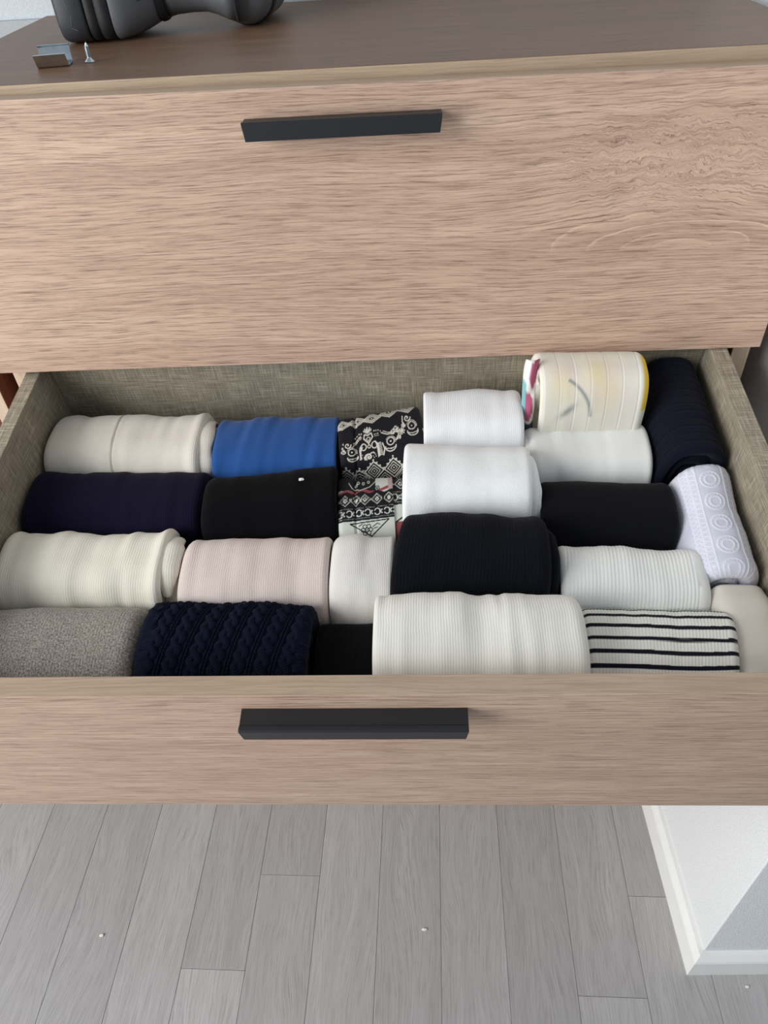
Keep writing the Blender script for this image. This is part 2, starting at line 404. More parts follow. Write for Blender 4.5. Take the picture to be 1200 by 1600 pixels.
# ------------------------------------------------------------------ rolled clothes
def superell(t, ra, rb, P):
    c, s = np.cos(t), np.sin(t)
    a = np.sign(s)*np.abs(s)**(2/P)*ra; b = np.sign(c)*np.abs(c)**(2/P)*rb
    nx = np.sign(s)*np.abs(s)**(2-2/P)/ra; nb_ = np.sign(c)*np.abs(c)**(2-2/P)/rb
    l = np.hypot(nx, nb_); return a, b, nx/l, nb_/l
def roll(name, C0, C1, ra, rb, mat, label, cat, group=None, P=2.9, du=.0022, nv=120, seed=1, wr=.0012, dent=.0022, ends=(.010, .010),
         disp=None, colf=None, taper=None, flap=None, vis=(-70, 115), turns=2.6, wfu=55, twist=0.0, sag=0.0, skew=(0, 0)):
    C0 = np.array(C0, float); C1 = np.array(C1, float); Ln = np.linalg.norm(C1-C0); ax = (C1-C0)/Ln
    sd = np.array([ax[1], -ax[0], 0]); sd /= np.linalg.norm(sd); up = np.array([0, 0, 1.])
    # angles: dense on the visible arc
    nvis = int(nv*.78); t = np.concatenate([np.linspace(math.radians(vis[0]), math.radians(vis[1]), nvis, endpoint=False),
                                           np.linspace(math.radians(vis[1]), math.radians(vis[0]+360), nv-nvis, endpoint=False)])
    # arc length measured from -40 degrees
    tt = np.radians(np.linspace(-180, 400, 2901)); a_, b_, _, _ = superell(tt, ra, rb, P)
    s_ = np.concatenate([[0], np.cumsum(np.hypot(np.diff(a_), np.diff(b_)))]); s_ -= np.interp(math.radians(-40), tt, s_)
    v = np.interp(t, tt, s_)
    e0, e1 = ends
    # u samples: finer at the rounded ends
    us = np.unique(np.concatenate([[0], e0*(1-np.cos(np.linspace(0, math.pi/2, 7))), np.arange(e0, Ln-e1, du), Ln-e1*(1-np.cos(np.linspace(0, math.pi/2, 7)))]).round(6))
    U, V = np.meshgrid(us, v, indexing='ij'); T = np.meshgrid(us, t, indexing='ij')[1]
    d0 = np.clip(1-U/max(e0, 1e-6), 0, 1); d1_ = np.clip(1-(Ln-U)/max(e1, 1e-6), 0, 1)
    inset = e0*(1-np.sqrt(1-d0**2))+e1*(1-np.sqrt(1-d1_**2))
    sc = np.ones_like(U) if taper is None else taper(U/Ln)
    A, B, NX, NB = superell(T, ra, rb, P)
    fade = np.clip((math.radians(175)-np.abs(T-math.radians(25)))/.5, 0, 1)
    D = dent*(vn(U*22+seed, V*16, seed)*.7+vn(U*48, V*30+seed, seed+3)*.35)
    D += wr*(vn(U*wfu+V*twist*wfu, V*7+seed, seed+7)+.5*vn(U*wfu*2.2+V*twist*wfu, V*12, seed+9))
    D = D*fade
    if disp is not None: D = D+disp(U, V, T, Ln)*fade
    R = -inset+D
    a = A*sc+NX*R; b = B*sc+NB*R-sag*np.sin(np.pi*U/Ln)
    b = np.maximum(b, -rb+.0003)
    sh = skew[0]*(1-U/Ln)*a+skew[1]*(U/Ln)*a
    Pn = C0+ax*(U+sh)[..., None]+sd*a[..., None]+up*b[..., None]
    nu_, nv_ = U.shape
    verts = [Pn.reshape(-1, 3)]; uvs = [np.stack([U.ravel(), V.ravel()], 1)]
    idx = np.arange(nu_*nv_).reshape(nu_, nv_)
    q = np.stack([idx[:-1, :], idx[1:, :], np.roll(idx, -1, 1)[1:, :], np.roll(idx, -1, 1)[:-1, :]], -1).reshape(-1, 4)
    faces = [q[:, ::-1]]
    cols = None
    if colf is not None: cols = [colf(U, V, T, Ln).reshape(-1, 3)]
    base = nu_*nv_
    # caps: sunken spiral ends
    for side in (0, 1):
        ring0 = idx[0] if side == 0 else idx[-1]
        Pc = Pn[0] if side == 0 else Pn[-1]
        cen = Pc.mean(0); prev = ring0; nr = 16
        sgn = 1 if side == 0 else -1
        for k in range(1, nr+1):
            f = 1-k/nr
            if k == nr: f = .02
            ph = f*turns-(t/(2*math.pi))*(1 if side else -1)
            ridge = np.abs(np.sin(math.pi*ph))**.6
            dep = .0075*min(1, (k/3))-.006*ridge*min(1, k/3)+.003*(1-f)
            ringp = cen+(Pc-cen)*f+ax*(sgn*dep)[:, None]
            verts.append(ringp); uvs.append(np.stack([np.full(nv_, (us[0] if side == 0 else us[-1])+k*.002), v*f], 1))
            if cols is not None: cols.append(cols[0].reshape(nu_, nv_, 3)[0 if side == 0 else -1])
            cur = base+np.arange(nv_); base += nv_
            qq = np.stack([prev, np.roll(prev, -1), np.roll(cur, -1), cur], -1)
            faces.append(qq if side == 1 else qq[:, ::-1])
            prev = cur
        # note: innermost ring stays a pinhole
    Vt = np.concatenate(verts); F = np.concatenate(faces); UVs = np.concatenate(uvs)
    mid = (C0+C1)/2; org = mid+np.array([0, 0, -rb])
    me = grid_mesh(name, Vt-org, F, UVs, np.concatenate(cols) if cols is not None else None)
    bm = bmesh.new(); bm.from_mesh(me); bmesh.ops.recalc_face_normals(bm, faces=bm.faces); bm.to_mesh(me); bm.free()
    o = link(name, me, mat, None, DR @ Matrix.Translation(Vector(org)))
    tag(o, label, cat, group)
    return o
def bc(rb, lift=0): return FB+.0006+rb+lift
def xroll(name, x0, x1, aL, aR, ra, rb, lift, *a, **k):
    return roll(name, (x0, aL, bc(rb, lift)), (x1, aR, bc(rb, lift)), ra, rb, *a, **k)

G = 'rolled clothes in the open drawer'
def fold_lip(parent, x, a, b, ra, rb, mat, t0, t1, w=.010, thick=.004, tuck=.004, seed=1, bulge=.003):
    """an inner layer that peeps out of a roll's end: an arc-shaped soft band"""
    n = 46; t = np.radians(np.linspace(t0, t1, n)); ph = np.linspace(0, 2*math.pi, 13)[:-1]
    V = []
    for i, tt in enumerate(t):
        A, B, NX, NB = superell(np.array([tt]), ra, rb, 2.4)
        g = math.sin(math.pi*i/(n-1))**.35
        wob = 1+.25*float(vn(np.array([i*.17+seed]), np.array([0.]), seed)[0])
        for p_ in ph:
            off = thick*g*math.cos(p_)*wob; xx = x+(w*g)*math.sin(p_)*wob
            V.append((xx, a-(A[0]+NX[0]*off), b+B[0]+NB[0]*off))
    V = np.array(V); idx = np.arange(n*12).reshape(n, 12)
    q = np.stack([idx[:-1], idx[1:], np.roll(idx, -1, 1)[1:], np.roll(idx, -1, 1)[:-1]], -1).reshape(-1, 4)
    org = V.mean(0)
    me = grid_mesh('inner_fold', V-org, q, np.stack([V[:, 0], V[:, 1]+V[:, 2]], 1))
    return link('inner_fold', me, mat, parent, DR @ Matrix.Translation(Vector(org)))

# --- left three columns, back row to front row
m_ivory = fabric('ivory_fine_knit', 'E3DCD0', rib=(.0018, .03), knit=(.0014, .02), fuzz=.05, mott=.03)
o = xroll('rolled_sweater', -.386, -.2190, .3263, .3200, .0430, .0445, 0, m_ivory,
      'ivory fine-knit roll with a vertical seam, in the drawer\'s back left corner', 'sweater', G, seed=3, wr=.0014,
      disp=lambda U, V, T, L: -.0020*np.exp(-((U-.073-.05*V)/.0009)**2)+.0022*np.exp(-((L-U-.006)/.006)**2), du=.0007, ends=(.010, .004))
fold_lip(o, -.2170, .320, bc(.0445), .0370, .0410, m_ivory, -70, 112, w=.0105, thick=.0042, seed=2)
fold_lip(o, -.2160, .322, bc(.0445), .0270, .0300, m_ivory, -70, 100, w=.0070, thick=.0040, seed=5)
m_blue = fabric('royal_blue_jersey', '24508F', fuzz=.06, mott=.05, mscale=30)
xroll('rolled_shirt', -.2065, -.0785, .3138, .3139, .0425, .0440, 0, m_blue,
      'plain royal blue rolled shirt, the only blue roll', 'shirt', G, seed=11, wr=.0020, twist=.35, ends=(.006, .003))
m_print = fabric('printed_viscose', '101014', attr=True, mott=.03, sheen=.05, rough=.75)

# the folk print: strokes in print units (about 0.1 mm), dist fields evaluated on the cloth
class Print:
    def __init__(s, X, Y): s.X, s.Y = X, Y; s.w = np.zeros_like(X)
    def line(s, pts, w=5):
        for (x0, y0), (x1, y1) in zip(pts[:-1], pts[1:]):
            dx, dy = x1-x0, y1-y0; L2 = dx*dx+dy*dy+1e-9
            h = np.clip(((s.X-x0)*dx+(s.Y-y0)*dy)/L2, 0, 1)
            s.w = np.maximum(s.w, (np.hypot(s.X-x0-h*dx, s.Y-y0-h*dy) < w).astype(float))
    def arc(s, cx, cy, r, w=5, a0=0, a1=360, ry=None):
        ry = ry or r; n = max(6, int(abs(a1-a0)/15)); a = np.radians(np.linspace(a0, a1, n+1))
        s.line([(cx+r*math.cos(q), cy+ry*math.sin(q)) for q in a], w)
    def dot(s, cx, cy, r): s.w = np.maximum(s.w, (np.hypot(s.X-cx, s.Y-cy) < r).astype(float))
    def diamond(s, cx, cy, r, w=6, ry=None, teeth=False, fill=False):
        ry = ry or r
        d = np.abs(s.X-cx)/r+np.abs(s.Y-cy)/ry
        if fill: s.w = np.maximum(s.w, (d < 1).astype(float)); return
        s.w = np.maximum(s.w, (np.abs(d-1) < w/min(r, ry)).astype(float))
        if teeth:
            for i in range(-3, 4):
                f = i/3.2; s.dot(cx+f*r*1.05, cy-(1-abs(f))*ry*1.1-9, 10)
    def spiral(s, cx, cy, r, turns=1.6, a0=0, w=5, sg=1):
        n = int(turns*16); s.line([(cx+r*(1-i/n)*math.cos(a0+sg*2*math.pi*turns*i/n), cy+r*(1-i/n)*math.sin(a0+sg*2*math.pi*turns*i/n)) for i in range(n)], w)
def pattern_a(U, V, T, L):
    y = np.interp(V, (0, .0064, .0132, .0209, .0318, .0428, .0504, .0572, .0637, .0701, .0768, .0841, .0924, .1044), (128, 139, 166, 212, 295, 387, 461, 534, 606, 679, 751, 822, 895, 984))
    y = np.where(V < 0, 128+V*2000, y)
    x = 40+U/.0964*1090
    X, Y = x, y+ (x-500)*.10-10*np.exp(-((x-260)/18)**2)
    p = Print(X, Y)
    for cx, cy in ((100, 165), (270, 160), (450, 168), (660, 152), (880, 160), (1080, 158)):
        for r in (112, 82, 52): p.diamond(cx, cy, r, 4.5, ry=r*.42)
        p.dot(cx, cy, 9)
        for i in range(-5, 6): p.dot(cx+i*20, cy+48-abs(i)*8, 7)
    def rosette(cx, cy, f=1):
        p.arc(cx, cy, 42, 6); p.dot(cx, cy, 10); p.arc(cx, cy, 58, 3, -150, 20)
        p.arc(cx+5*f, cy+62, 60, 6, -10, 190, ry=48); p.arc(cx+5*f, cy+58, 62, 4, 0, 180, ry=22)
        for i in range(5): p.dot(cx-36+18*i, cy+86-abs(i-2)*6, 6)
        p.spiral(cx-42*f, cy-92, 40, 1.3, 0, 6, f); p.spiral(cx-95*f, cy-25, 26, 1.2, 1, 6, f)
        p.line([(cx-70*f, cy-10), (cx-100*f, cy-60), (cx-92*f, cy-120)], 6)
    rosette(185, 500); rosette(635, 470, -1); rosette(897, 350); rosette(1085, 350, -1)
    # scrolls joining the rosettes
    p.line([(215, 400), (260, 355), (300, 335)], 6); p.line([(205, 430), (255, 385), (300, 358)], 4)
    p.line([(540, 350), (600, 380), (660, 390), (720, 370), (745, 330)], 6); p.spiral(715, 345, 42, 1.4, .5, 6); p.line([(560, 335), (620, 368), (690, 372)], 4)
    for a in range(0, 360, 45): p.line([(775, 385), (775+34*math.cos(math.radians(a)), 385+34*math.sin(math.radians(a)))], 6)
    p.line([(700, 470), (740, 450), (760, 420)], 6)
    # heart, petals, crown
    p.line([(385, 440), (335, 370), (345, 325), (385, 345), (425, 325), (437, 370), (385, 440)], 7); p.line([(385, 415), (362, 375), (385, 365), (410, 375), (385, 415)], 4)
    for a in (-155, -125, -90, -55, -25): p.line([(385, 318), (385+48*math.cos(math.radians(a)), 305+48*math.sin(math.radians(a)))], 8)
    p.arc(385, 475, 15, 5, ry=20)
    for dx in (-1, 1):
        for i in range(4): p.dot(385+dx*(75+24*i), 310-6*i+8*i*i*.5, 8)
        for i in range(3): p.dot(385+dx*(78+18*i), 350, 6); p.dot(385+dx*(82+18*i), 370, 5)
        p.arc(385+dx*62, 470, 30, 6, 0, 360, ry=38); p.line([(385+dx*70, 430), (385+dx*105, 470), (385+dx*110, 600)], 8)
    p.line([(285, 600), (280, 520), (305, 470)], 8)
    for i in range(9): yy = 460+i*17; p.line([(470+i*1.5, yy+6), (522+i*1.5, yy-4)], 4.5)
    p.line([(540, 470), (560, 540), (540, 605)], 7); p.line([(470, 455), (484, 520), (482, 612)], 6)
    p.spiral(372, 595, 40, 1.6, 2.4, 8); p.line([(372, 560), (345, 565), (318, 590), (325, 618)], 7); p.line([(390, 560), (425, 550), (440, 565)], 6)
    for q in ((420, 590), (450, 580), (432, 610), (455, 600), (300, 560)): p.dot(*q, 5)
    # nested diamonds
    for cx, cy in ((100, 800), (250, 830), (415, 765), (640, 765), (835, 770), (1040, 790)):
        for r, w in ((108, 9), (70, 6), (38, 5)): p.diamond(cx, cy, r, w, teeth=(r > 100))
        p.dot(cx, cy, 9)
    for cx in (310, 530, 735, 930): 
        for r, w in ((78, 5), (48, 4)): p.diamond(cx, 880, r, w)
    w = p.w[..., None]
    bk = np.array(lin('15151B')); wh = np.array(lin('CFCBBF'))
    return bk*(1-w)+wh*w
o = xroll('rolled_trousers', -.0775, .0092, .3111, .3210, .0415, .0460, 0, m_print,
      'black roll with white scrollwork and nested diamonds, against the drawer\'s back wall', 'trousers', G, seed=5, nv=380, du=.00036, wr=.0007, dent=.0012,
      disp=lambda U, V, T, L: -.0022*np.exp(-((U-.019+.04*V)/.0016)**2)+.0045*(U/.0867-.5), colf=pattern_a, ends=(.005, .003))
def pattern_b(U, V, T, L):
    y = np.interp(V, (0, .0063, .0130, .0207, .0316, .0426, .0502, .0569, .0632, .0694, .0758), (867, 887, 924, 980, 1076, 1182, 1264, 1343, 1419, 1493, 1564))
    x = 26+U/.0729*880
    lay = x > 672
    X = x; Y = y+np.where(lay, 152, 0)+(x-400)*.05-14*np.clip((250-x)/150, 0, 1)*0
    bk = np.array(lin('15151B')); wh = np.array(lin('C9CCC2')); red = np.array(lin('93484A'))
    C = np.broadcast_to(bk, X.shape+(3,)).copy()
    # upper pale panel with red-fringed swoosh
    edge = 1020-40*np.sin(X/130.0)
    swo = 960+60*np.cos((X-320)/190.0)*1.0
    pale = (Y < 1010+12*np.sin(X/28.)) & ~lay
    C[pale] = wh
    band = pale & (Y < swo) & (X < 470); C[band] = bk
    fr = pale & (np.abs(Y-swo-12) < 16) & (X > 130) & (X < 640); C[fr] = red
    fr2 = pale & (Y > 985+14*np.sin(X/30.)) & (X < 450); C[fr2] = red
    C[pale & (X < 110) & (Y < 960)] = bk
    C[pale & (X > 620) & (Y < 1010)] = .5*red+.5*wh
    low = Y > 1330; C[low] = wh
    far = lay & (Y > 1545); C[far] = red
    p = Print(X, Y)
    p.w[:] = 0
    for cx in (-20, 115, 240, 342, 482, 620, 760, 870):
        p.diamond(cx, 1095, 64, 5, ry=58); p.diamond(cx, 1095, 30, 1, fill=True)
    for cx in (-30, 50, 160, 270, 370, 480, 590, 690, 790, 880):
        p.arc(cx, 1238, 30, 6, 200, 340); p.arc(cx, 1252, 30, 6, 20, 160)
        p.dot(cx+34, 1245, 14); p.dot(cx+50, 1228, 9); p.dot(cx+50, 1264, 9)
    for i in range(-4, 80): p.dot(i*14, 1186, 3.2); p.dot(i*14, 1306, 3.2)
    for q in ((270, 905), (330, 915), (390, 900), (245, 930)): p.arc(*q, 13, 4)
    p.line([(160, 900), (200, 960), (290, 985), (400, 955), (470, 900)], 4)
    C[(p.w > 0) & ~low & ~(pale & ~band)] = wh
    k = Print(X, Y)
    for cx, cy in ((120, 1095), (342, 1095), (482, 1095), (620, 1095), (760, 1095)): k.dot(cx, cy, 9)
    k.arc(490, 975, 24, 5); k.arc(490, 975, 8, 5); k.line([(165, 1365), (605, 1350), (400, 1530), (165, 1365)], 7); k.arc(350, 1450, 22, 6); k.dot(350, 1450, 9)
    for a in range(0, 360, 60): k.arc(350+44*math.cos(math.radians(a)), 1450+44*math.sin(math.radians(a)), 22, 5)
    k.line([(420, 1420), (470, 1385), (500, 1400)], 5); k.line([(260, 1400), (300, 1380)], 5); k.line([(430, 1440), (470, 1430)], 5)
    k.line([(690, 1545), (760, 1500), (800, 1490)], 9)
    C[(k.w > 0)] = bk
    C[p.w*0 + (np.abs(Y-1330) < 4) > 0] = bk
    return C
o = xroll('rolled_trousers', -.0735, -.0108, .2295, .2333, .0415, .0430, 0, m_print,
      'black and pale print roll with small diamond and crescent borders, below the scrollwork roll', 'trousers', G, seed=6, nv=340, du=.00036, wr=.0006, dent=.001,
      disp=lambda U, V, T, L: -.0018*np.exp(-((U-.017)/.0013)**2)-.0016*(U > .0535), colf=pattern_b, ends=(.005, .003))
m_navy2 = fabric('dark_aubergine_knit', '17132B', rib=(.0024, .22), knit=(.0019, .18), fuzz=.1, mott=.06, sheen=.12)
xroll('rolled_cardigan', -.3875, -.2072, .2483, .2465, .0415, .0425, 0, m_navy2,
      'dark purple-navy knitted roll in front of the ivory roll with the seam', 'cardigan', G, seed=8, wr=.0012, ends=(.012, .009))
m_black = fabric('black_wool', '08090C', rib=(.0016, .1), fuzz=.14, mott=.1, sheen=.1)
bl = xroll('rolled_sweater', -.2062, -.0745, .2320, .2400, .0415, .0455, 0, m_black,
      'black wool roll with a crumb of white lint on top, before the blue roll', 'sweater', G, seed=9, wr=.0008,
      disp=lambda U, V, T, L: .0035*np.clip(U/.13-.35, 0, 1), ends=(.013, .006))
m_cream = fabric('cream_brushed_wool', 'E9E4D4', rib=(.0022, .03), fuzz=.09, mott=.035, mscale=40)
o = xroll('rolled_sweater', -.3875, -.2270, .1677, .1661, .0415, .0445, 0, m_cream,
      'cream brushed wool roll at the left wall, third row from the back', 'sweater', G, seed=14, wr=.0017, ends=(.012, .005),
      disp=lambda U, V, T, L: .0026*np.exp(-((L-U-.007)/.007)**2))
fold_lip(o, -.2240, .166, bc(.0445), .0350, .0390, m_cream, -60, 60, w=.0100, thick=.0060, seed=4)
fold_lip(o, -.2225, .164, bc(.0445, -.001), .0260, .0270, m_cream, -80, 110, w=.008, thick=.0055, seed=7)
m_pink = fabric('pale_pink_beige_knit', 'DCCDC5', rib=(.0020, .035), knit=(.0016, .015), fuzz=.06, mott=.03)
xroll('rolled_sweater', -.2125, -.0765, .1545, .1546, .0420, .0450, 0, m_pink,
      'pale pinkish beige knitted roll behind the navy cable knit', 'sweater', G, seed=17, wr=.0012, ends=(.012, .006),
      disp=lambda U, V, T, L: .0025*np.exp(-((U-.085)/.02)**2))
m_off = fabric('off_white_soft_knit', 'E4E1DB', fuzz=.06, mott=.03, rib=(.0016, .03))
xroll('rolled_sweater', -.0755, -.0186, .1543, .1530, .0430, .0470, 0, m_off,
      'soft off-white roll between the pinkish beige roll and the dark navy ribbed one', 'sweater', G, seed=19, wr=.0018, ends=(.006, .004))
m_marl = fabric('grey_brown_marl_wool', '6F665F', rib=(.0026, .08), fuzz=.25, mott=.12, mscale=120, slub=('B9B1A8', .95), sheen=.3)
xroll('rolled_sweater', -.3875, -.2345, .0787, .0792, .0455, .0460, 0, m_marl,
      'grey-brown marl wool roll in the front left corner', 'sweater', G, seed=21, wr=.0012, ends=(.014, .012))
def cable(U, V, T, L):
    pitch = .0188; s = ((U+V*.22)/pitch)
    k = np.floor(s); f = (s-k)*2-1                       # -1..1 across one column
    ph = 2*math.pi*(V/.0205)+k*.9
    c1 = .36*np.sin(ph); c2 = -c1; wd = .34
    h1 = np.sqrt(np.clip(1-((f-.1-c1)/wd)**2, 0, 1))*(.75+.35*np.cos(ph)); h2 = np.sqrt(np.clip(1-((f-.1-c2)/wd)**2, 0, 1))*(.75-.35*np.cos(ph))
    hh = np.maximum(h1, h2)*.0023
    st = np.abs(np.sin(math.pi*(V/.0024+f*2*np.sign(np.cos(ph)))))*.0009*(hh > 0)
    rb_ = (np.exp(-((np.abs(f-.1)-.86)/.10)**2))*(.0020+.0008*np.sin(2*math.pi*V/.0032))
    return hh+st+rb_-.0022
m_cable = fabric('navy_cable_knit', '0D1223', fuzz=.12, mott=.06, sheen=.2)
o = xroll('cable_knit_sweater', -.2325, -.0868, .0818, .0777, .0440, .0500, 0, m_cable,
      'navy cable-knit sweater rolled beside the grey-brown marl roll', 'sweater', G, seed=23, nv=420, du=.0005, wr=.0008, disp=cable, ends=(.016, .010))
m_blk2 = fabric('black_fine_rib', '0A0A0E', rib=(.0050, .18), fuzz=.06, mott=.05, sheen=.08)
xroll('black_top', -.0858, -.0335, .0736, .0740, .0420, .0360, 0, m_blk2,
      'small low black roll at the drawer front, right of the cable knit', 'top', G, seed=25, wr=.0006, ends=(.006, .004))
# --- fourth column, taller rolls
m_w1 = fabric('white_fine_rib_knit', 'EFF0F1', rib=(.0018, .02), fuzz=.03, mott=.02)
xroll('rolled_shirt', .0102, .1092, .3286, .3276, .0420, .0550, .0005, m_w1,
      'smallest white roll, rearmost beside the black scrollwork print', 'shirt', G, P=3.0, seed=31, wr=.0008, ends=(.003, .005))
m_w2 = fabric('white_terry', 'EEF0F0', fuzz=.10, mott=.03, fscale=900, bstr=.9, bdist=.001)
o = xroll('rolled_sweatshirt', -.0100, .1085, .2466, .2420, .0430, .0580, .0005, m_w2,
      'white terry roll whose layered edge shows at its right end', 'sweatshirt', G, P=3.0, seed=33, wr=.0006, ends=(.005, .006))
fold_lip(o, .1095, .242, bc(.058), .0370, .0510, m_w2, -45, 110, w=.0045, thick=.0025, seed=3)
fold_lip(o, .1130, .240, bc(.058), .0330, .0470, m_w2, -30, 112, w=.004, thick=.002, seed=6)
m_nr = fabric('blue_black_rib', '0E1017', rib=(.0029, .16), fuzz=.08, mott=.05, sheen=.12)
o = xroll('rolled_cardigan', -.0150, .1150, .1599, .1566, .0440, .0600, .0005, m_nr,
      'blue-black ribbed roll in front of the white terry roll', 'cardigan', G, P=2.8, seed=35, wr=.0012, dent=.0026, ends=(.007, .012), skew=(-.16, 0))
fold_lip(o, .1155, .157, bc(.056), .0335, .0490, m_nr, -50, 110, w=.0065, thick=.0065, seed=9)
m_cb = fabric('cream_white_wool', 'EAE8DE', rib=(.0021, .03), fuzz=.08, mott=.03, mscale=45)
xroll('rolled_sweater', -.0326, .1305, .0671, .0658, .0490, .0655, .0005, m_cb,
      'largest cream-white wool roll, at the drawer front behind the handle', 'sweater', G, P=2.8, seed=37, wr=.0018, dent=.0020, wfu=60, ends=(.005, .012),
      disp=lambda U, V, T, L: .0009*np.exp(-((U-.093-.006*np.sin(V*30))/.004)**2)+.0008*np.exp(-((U-.104)/.003)**2)-.0008*np.exp(-((U-.098)/.003)**2))
# --- fifth column
def flower_col(U, V, T, L):
    base = np.array(lin('E3E0D3')); yel = np.array(lin('DDC88E')); pk = np.array(lin('D9CBD0')); gr = np.array(lin('8B9190')); ye = np.array(lin('E6C21F'))
    n = vn(U*38, V*30, 4)*.5+.5; n2 = vn(U*60+3, V*45, 9)*.5+.5
    w = np.clip(np.exp(-((U-.060)/.020)**2-((V-.055)/.026)**2)*1.1*(.6+.6*n), 0, 1)[..., None]*.7
    C = base*(1-w)+yel*w
    w = (np.clip(n2-.55, 0, 1)*1.0)[..., None]; C = C*(1-w)+pk*w
    w = (np.exp(-((U-.02)/.012)**2-((V-.055)/.02)**2)*.5)[..., None]; C = C*(1-w)+yel*w
    # grey twig: an arc and a leaf
    cx, cy, r = .004, .093, .046
    d = np.abs(np.hypot(U-cx, V-cy)-r); ang = np.arctan2(V-cy, U-cx)
    g = np.exp(-(d/.0018)**2)*((ang > -1.05) & (ang < -.05))
    dd = np.hypot((U-.027)*.7-(V-.085)*.7, ((V-.085)*.7+(U-.027)*.7)*2.2/1.0); dd = np.hypot(((U-.027)*.7-(V-.085)*.7)*.8, ((V-.085)*.7+(U-.027)*.7)*2.6); g2 = np.exp(-(dd/.0085)**2)
    w = (np.clip(g+g2, 0, 1)*(.65+.35*n2))[..., None]; C = C*(1-w)+gr*w
    w = ((U > L-.0075) & (V > .018) & (V < .085))[..., None]*.95; C = C*(1-w)+ye*w
    w = (np.abs(((U+.004)/.0152) % 1-.5) < .035)[..., None]*.45; C = C*(1-w)+np.array(lin('F4F3EC'))*w
    w = (np.abs(((U+.0028)/.0152) % 1-.5) < .04)[..., None]*.25; C = C*(1-w)+np.array(lin('A9A899'))*w
    return C
m_fl = fabric('watercolour_pleated_cotton', 'EAE6D8', attr=True, mott=.015, fuzz=.03, sheen=.1, rough=.8)
fr = xroll('rolled_blouse', .1220, .2280, .3480, .3440, .0380, .0680, .012, m_fl,
      'pleated blouse roll with pale yellow watercolour print and grey twig', 'blouse', G, P=2.6, seed=41, du=.0006, nv=240, wr=.0004, dent=.001,
      disp=lambda U, V, T, L: -.0004*np.exp(-((((U+.004)/.0152) % 1-.5)/.05)**2), colf=flower_col, ends=(.005, .011), skew=(.10, 0))
def side_flap():
    n, mm_ = 26, 10
    U, V = np.meshgrid(np.linspace(0, 1, n), np.linspace(0, 1, mm_), indexing='ij')
    a = .346-.030*U+.004*np.sin(9*U); b = -.004-.082*U
    x = .1105-.0025*np.sin(math.pi*U)+(.0130-.002*U)*V
    aa = a-.006*np.sin(math.pi*V)*(1+.5*np.sin(11*U))
    P_ = np.stack([x, aa, b+.003*np.sin(9*U+3*V)], -1).reshape(-1, 3)
    C = np.broadcast_to(np.array(lin('E6E3E0')), (n*mm_, 3)).copy(); u_, v_ = U.ravel(), V.ravel()
    pinkm = (np.hypot((u_-.12)*2, v_-.7) < .33) | (np.hypot((u_-.52)*1.8, v_-.45) < .36); C[pinkm] = lin('B25A78')
    C[(v_ < .3) & (u_ > .25) & (u_ < .65)] = lin('7FB7BC'); C[(u_ > .72) & (v_ > .3)] = lin('2A3640')
    idx = np.arange(n*mm_).reshape(n, mm_); q = np.stack([idx[:-1, :-1], idx[1:, :-1], idx[1:, 1:], idx[:-1, 1:]], -1).reshape(-1, 4)
    org = P_.mean(0); me = grid_mesh('floral_lining', P_-org, q, np.stack([u_*.09, v_*.02], 1), C)
    ob = link('floral_lining', me, m_fl, fr, DR @ Matrix.Translation(Vector(org))); ob['label'] = 'pink and turquoise floral lining showing at the left end'
    sm = ob.modifiers.new('thickness', 'SOLIDIFY'); sm.thickness = .0012; sm.offset = 0
side_flap()
m_w3 = fabric('white_smooth_cotton', 'ECECE8', fuzz=.015, mott=.02, sheen=.1, rough=.8)
o = xroll('rolled_shirt', .1135, .2315, .2945, .2925, .0370, .0455, 0, m_w3,
      'smooth white cotton roll in front of the yellow watercolour blouse', 'shirt', G, seed=43, wr=.0012, dent=.0026, ends=(.007, .006), skew=(.10, 0))
fold_lip(o, .1140, .2950, bc(.047), .0300, .0380, m_w3, -50, 80, w=.005, thick=.004, seed=12)
m_bs = fabric('smooth_blue_black_jersey', '0E0F13', fuzz=.03, mott=.03, sheen=.06, rough=.8)
xroll('rolled_shirt', .1160, .2400, .2185, .2149, .0370, .0475, 0, m_bs,
      'smooth black jersey roll between the smooth white roll and the ribbed white roll', 'shirt', G, seed=45, wr=.0006, dent=.0014, ends=(.008, .010))
m_wr = fabric('white_wide_rib_knit', 'EBECE8', fuzz=.03, mott=.02)
xroll('ribbed_top', .1245, .2500, .1438, .1385, .0370, .0470, 0, m_wr,
      'white ribbed roll directly behind the striped one', 'top', G, seed=47, nv=130, du=.00032, wr=.0008, dent=.0022,
      disp=lambda U, V, T, L: .0005*np.abs(np.cos(math.pi*(U+.06*V)/.0031))**.6, ends=(.006, .012))
def stripes_col(U, V, T, L):
    wob = V+.0006*np.sin(U*55)+.0006*(U/L-.3)**2*4
    wh = np.array(lin('ECECE2')); nv_ = np.array(lin('10131F'))
    s = (wob+.0036)/.0114
    f = s % 1
    w = (np.clip((.165-np.abs(f-.15))*22+.5, 0, 1)*(s > -.9))[..., None]
    rib = (.5+.5*np.cos(2*math.pi*U/.0026))[..., None]
    return wh*(1-w)*(.86+.14*rib)+nv_*w
m_st = fabric('striped_rib_cotton', 'EEEEE6', attr=True, fuzz=.03, mott=.02, sheen=.1)
xroll('striped_top', .1335, .2535, .0724, .0687, .0410, .0500, 0, m_st,
      'white roll with navy stripes at the front of the drawer', 'top', G, seed=49, nv=420, du=.0004, wr=.0006, dent=.0016,
      disp=lambda U, V, T, L: .0003*np.abs(np.cos(math.pi*U/.0026)), colf=stripes_col, ends=(.007, .008), skew=(0, -.14))
